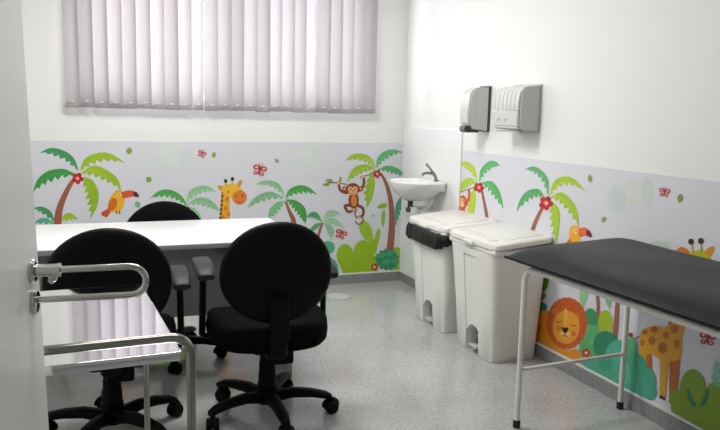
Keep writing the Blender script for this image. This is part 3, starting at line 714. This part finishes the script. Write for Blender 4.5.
tag(b2, 'white plastic pedal bin with black liner showing, under the washbasin', 'bin', 'white pedal bins')
# liner hanging over the rim of the far bin
rings = []
N = 90
for z, e in ((.652, .004), (.640, .013), (.615, .017), (.59, .019), (.575, .017), (.568, .010)):
    rr = []
    for i, p in enumerate(superrect(.197+e, .275+e, z, N, 8, .195, 0)):
        n_ = (p-Vector((.195, 0, z))).normalized(); wv = .004*math.sin(i*1.7)+.003*math.sin(i*.61+z*60)
        sag = -.022*math.cos(i*2*math.pi/N*2)*(.66-z)/.09 if z < .65 else 0
        rr.append(Vector((min(p.x+n_.x*wv, .385), p.y+n_.y*wv, z+sag+.004*math.sin(i*.9))))
    rings.append(rr)
MB().loft(rings, caps=False).build('bin_liner', BAG, b2, ang=80)['label'] = 'black plastic liner folded over the rim'

# ------------------------------------------------------------------ wash basin on the right wall
SB = thing('washbasin', (XR-.013, 4.82, .895), label='small white ceramic wall-hung washbasin above the far pedal bin', cat='sink')
def bas(ax, ay, z, cx, n=48):      # D-shape: flat against the wall (x=0), round to the room (-x)
    out = []; ax *= .9; cx *= .9
    for k in range(n):
        t = 2*math.pi*k/n; c_, s_ = math.cos(t), math.sin(t)
        e = 2.3 if c_ < 0 else 7
        out.append(Vector((min(cx+ax*math.copysign(abs(c_)**(2/e), c_), -.001), ay*math.copysign(abs(s_)**(2/e), s_), z)))
    return out
b = MB()
b.loft([bas(.06, .06, -.145, -.19), bas(.10, .11, -.125, -.185), bas(.145, .165, -.09, -.185), bas(.178, .212, -.045, -.186), bas(.186, .232, -.02, -.186), bas(.188, .238, -.004, -.188), bas(.184, .234, .0, -.187),
        bas(.150, .205, -.001, -.215), bas(.138, .19, -.015, -.215), bas(.11, .15, -.07, -.21), bas(.06, .08, -.105, -.20), bas(.015, .015, -.11, -.20)])
b.build('basin_bowl', CERAM, SB, ang=50)
b = MB(); b.box((-.032, 0, -.03), (.062, .40, .075), bev=.012, seg=3); b.build('back_ledge', CERAM, SB)
FA = thing('faucet', (XR-.062, 4.685, .900), label='dark chrome basin tap with long raised lever on the washbasin', cat='faucet')
MB().lathe([(.02, 0), (.02, .006), (.013, .012)], n=20).build('flange', DCHROME, FA)
MB().tube(catmull([(0, 0, .0), (-.012, 0, .035), (-.03, 0, .065)], 5), .0125, 12).build('faucet_body', DCHROME, FA)
MB().tube(catmull([(-.022, 0, .052), (-.06, 0, .062), (-.10, 0, .060), (-.118, 0, .048)], 5), [.010]*8+[.009]*8, 12).build('spout', DCHROME, FA)
MB().tube([(-.028, 0, .062), (-.06, 0, .10), (-.088, 0, .128)], [.0095, .007, .008], 12).build('lever', DCHROME, FA)
DZ = Matrix.Translation((.0, 0, -.14))
MB().lathe([(.02, .0), (.02, -.055), (.032, -.06), (.032, -.09), (.022, -.095)], c=(-.19, 0, -.0)).xf(DZ).build('waste_fitting', GBACK, SB)
MB().lathe([(.028, -.09), (.046, -.095), (.05, -.105), (.05, -.135), (.046, -.145), (.03, -.15)], c=(-.16, -.0, .04), n=24).xf(DZ).build('bottle_trap', WPVC, SB)
MB().tube(catmull([(-.05, -.09, .13), (-.055, -.11, .05), (-.075, -.10, -.03), (-.12, -.06, -.075), (-.16, 0, -.09)], 6), .0095, 12).xf(DZ).build('hose', WPVC, SB)
MB().tube(fillet([(-.16, 0, -.07), (-.03, .02, -.07), (.0, .02, -.07)], .02), .014, 12).xf(DZ).build('outlet_pipe', WPVC, SB)

# ------------------------------------------------------------------ dispensers
SD = thing('soap_dispenser', (XR, 4.085, 1.285), label='soap dispenser with frosted front and grey sides, left one on the wall', cat='soap dispenser')
def prism(pts, y0, y1, bev=.004):
    b = MB(); b.loft([[Vector((x, y0, z)) for x, z in pts], [Vector((x, y1, z)) for x, z in pts]])
    bmesh.ops.bevel(b.b, geom=b.b.edges[:], offset=bev, segments=2, affect='EDGES'); return b
prism([(-.018, -.005), (.0, -.005), (.0, .285), (-.018, .285)], -.002, .124, .003).build('back_plate', GBACK, SD)
prism([(-.019, .0), (-.128, .012), (-.135, .05), (-.125, .235), (-.108, .268), (-.019, .275)], .0, .012, .003).build('side_cover', GCOVER, SD)
prism([(-.019, .01), (-.146, .04), (-.156, .09), (-.142, .235), (-.105, .272), (-.019, .278)], .0125, .13, .008).build('front_cover', FROST, SD)
prism([(-.06, -.012), (-.155, -.012), (-.168, .005), (-.162, .03), (-.143, .034), (-.06, .008)], .03, .105, .005).build('push_bar', GBACK, SD)
TD = thing('paper_towel_dispenser', (XR, 3.535, 1.30), label='white ribbed paper towel dispenser with grey end cover, right one on the wall', cat='towel dispenser')
prism([(.0, -.004), (-.01, -.004), (-.01, .27), (.0, .27)], -.003, .285, .002).build('back_plate', GCOVER, TD)
prism([(-.011, .0), (-.122, .004), (-.130, .02), (-.132, .12), (-.13, .215), (-.122, .244), (-.09, .254), (-.011, .262)], .0, .012, .004).build('end_cover', GCOVER, TD)
prism([(-.011, .004), (-.128, .008), (-.142, .022), (-.146, .09), (-.146, .115), (-.011, .118)], .0125, .278, .008).build('lower_cover', FROST, TD)
b = MB(); NR = 44; prof = [(-.011, .118), (-.14, .117), (-.143, .16), (-.137, .208), (-.122, .238), (-.09, .252), (-.011, .262)]
rings = []
for k in range(NR+1):
    y = .0125+.2655*k/NR; wv = .0035*math.sin(k*.9)
    rings.append([Vector((x-(wv if 0 < i < 5 else 0), y, z)) for i, (x, z) in enumerate(prof)])
b.loft(rings); b.build('ribbed_cover', FROST, TD, ang=25)
b = MB()
for y in (.14, .22): b.lathe([(.003, 0), (.009, 0), (.009, .003), (.003, .004)], c=(-.1495, y, .065), axis='X', n=14)
b.build('lock_button', GCOVER, TD)
prism([(-.03, -.008), (-.125, -.008), (-.128, .003), (-.03, .003)], .02, .27, .002).build('tear_slot', GCOVER, TD)

# ------------------------------------------------------------------ exam couch
EC = thing('exam_couch', (1.785, 2.635, 0), R(2.6), label='black vinyl examination couch on white tube frame along the right wall', cat='exam table')
cw, cl, cz, r = .60, 1.82, .735, .0125     # local +X across to the wall, -Y along the couch
for y in (0, -cl):
    MB().tube(fillet([(0, y, .03), (0, y, cz), (cw, y, cz), (cw, y, .03)] if y else [(0, y, .03), (0.0, y, cz-.005), (0, y-.16, cz-.0)], .065, 8), r, 16).build('leg_frame' if y else 'leg', WMETAL, EC)
MB().tube([(cw, 0, .03), (cw, 0, cz)], r, 16).build('leg', WMETAL, EC)
b = MB(); b.tube([(0, -.13, cz), (0, -cl, cz)], r, 16); b.build('side_rail', WMETAL, EC)
b = MB(); b.tube([(cw, 0, cz), (cw, -cl, cz)], r, 16); b.build('side_rail', WMETAL, EC)
MB().tube([(0, -.03, cz-.005), (cw, -.03, cz-.005)], .010, 14).build('end_rail', WMETAL, EC)
MB().tube([(0, 0, .27), (cw, 0, .275)], .009, 14).build('cross_brace', WMETAL, EC)
MB().tube([(0, -cl, .27), (cw, -cl, .27)], .009, 14).build('cross_brace', WMETAL, EC)
for x in (0, cw):
    for y in (0, -cl): MB().lathe([(.014, 0), (.0165, .002), (.0165, .032), (.0145, .036)], c=(x, y, 0), n=18).build('rubber_foot', RUBBER, EC)
b = MB(); b.box((cw/2, -cl/2+.02, cz+.021), (cw+.03, cl+.06, .012), bev=.003); b.build('pad_board', GBACK, EC)
# pad: crowned slab, corners softened, a little higher toward the wall
b = MB(); nx, ny = 22, 50; X0, X1, Y0, Y1 = -.045, cw+.02, -cl-.06, .10
def top(u, v):
    x = X0+(X1-X0)*u; y = Y0+(Y1-Y0)*v
    ed = min(u, 1-u, )*(X1-X0); ee = min(v, 1-v)*(Y1-Y0)
    f1 = 1-math.exp(-ed/.022) if ed > 0 else 0; f2 = 1-math.exp(-ee/.03) if ee > 0 else 0
    sm = u*u*(3-2*u)
    head = max(0, (v-.80)/.20); 
    return Vector((x, y, cz+.038+(.022+.044*(1-math.exp(-u/.2)))*f1*f2+.006*math.sin(u*9+v*13)*f1*f2*.3+.006*head*sm))
G = [[b.b.verts.new(top(i/nx, j/ny)) for j in range(ny+1)] for i in range(nx+1)]
Bt = [[b.b.verts.new(Vector((X0+(X1-X0)*i/nx, Y0+(Y1-Y0)*j/ny, cz+.024+(.004 if j in (0,ny) or i in (0,nx) else 0)))) for j in range(ny+1)] for i in range(nx+1)]
for i in range(nx):
    for j in range(ny):
        b.b.faces.new((G[i][j], G[i+1][j], G[i+1][j+1], G[i][j+1])); b.b.faces.new((Bt[i][j], Bt[i][j+1], Bt[i+1][j+1], Bt[i+1][j]))
for i in range(nx):
    for j in (0, ny): b.b.faces.new((G[i][j], G[i+1][j], Bt[i+1][j], Bt[i][j]))
for j in range(ny):
    for i in (0, nx): b.b.faces.new((G[i][j], G[i][j+1], Bt[i][j+1], Bt[i][j]))
b.build('padded_top', VINYL, EC, ang=50)

# ------------------------------------------------------------------ floor drain
FD = thing('floor_drain', (1.76, 5.03, 0), label='pale round drain cover set in the floor near the back wall', cat='floor drain')
MB().lathe([(.10, .0), (.10, .003), (.095, .005), (.088, .005), (.086, .003), (.002, .003)], n=36).build('drain_ring', DESKE, FD)
b = MB()
for k in range(-3, 4): b.box((k*.022, 0, .0045), (.008, 2*math.sqrt(max(.08**2-(k*.022)**2, .0001)), .003))
b.build('grating', ALU, FD, smooth=False)

# ------------------------------------------------------------------ light
wd = bpy.data.worlds.new('overcast'); S.world = wd; wd.use_nodes = True
bg = wd.node_tree.nodes['Background']; bg.inputs['Color'].default_value = (.93, .96, 1, 1); bg.inputs['Strength'].default_value = .8
def area(name, loc, rot, sx, sy, e, col):
    l = bpy.data.lights.new(name, 'AREA'); l.shape = 'RECTANGLE'; l.size = sx; l.size_y = sy; l.energy = e; l.color = col
    o = bpy.data.objects.new(name, l); COL.objects.link(o); o.location = loc; o.rotation_euler = rot; return o
area('daylight', ((WX0+WX1)/2, YB+.22, (WZ0+WZ1)/2), (R(-90), 0, 0), 2.1, 1.0, 75, (.95, .97, 1))
area('ceiling_lamp_glow', (.6, 3.7, ZC-.08), (0, 0, 0), 1.15, .55, 42, (1, .985, .96))
area('ceiling_lamp_glow', (.6, 1.7, ZC-.08), (0, 0, 0), 1.15, .55, 7, (1, .98, .95))
S.view_settings.view_transform = 'Standard'; S.view_settings.look = 'None'; S.view_settings.exposure = 0
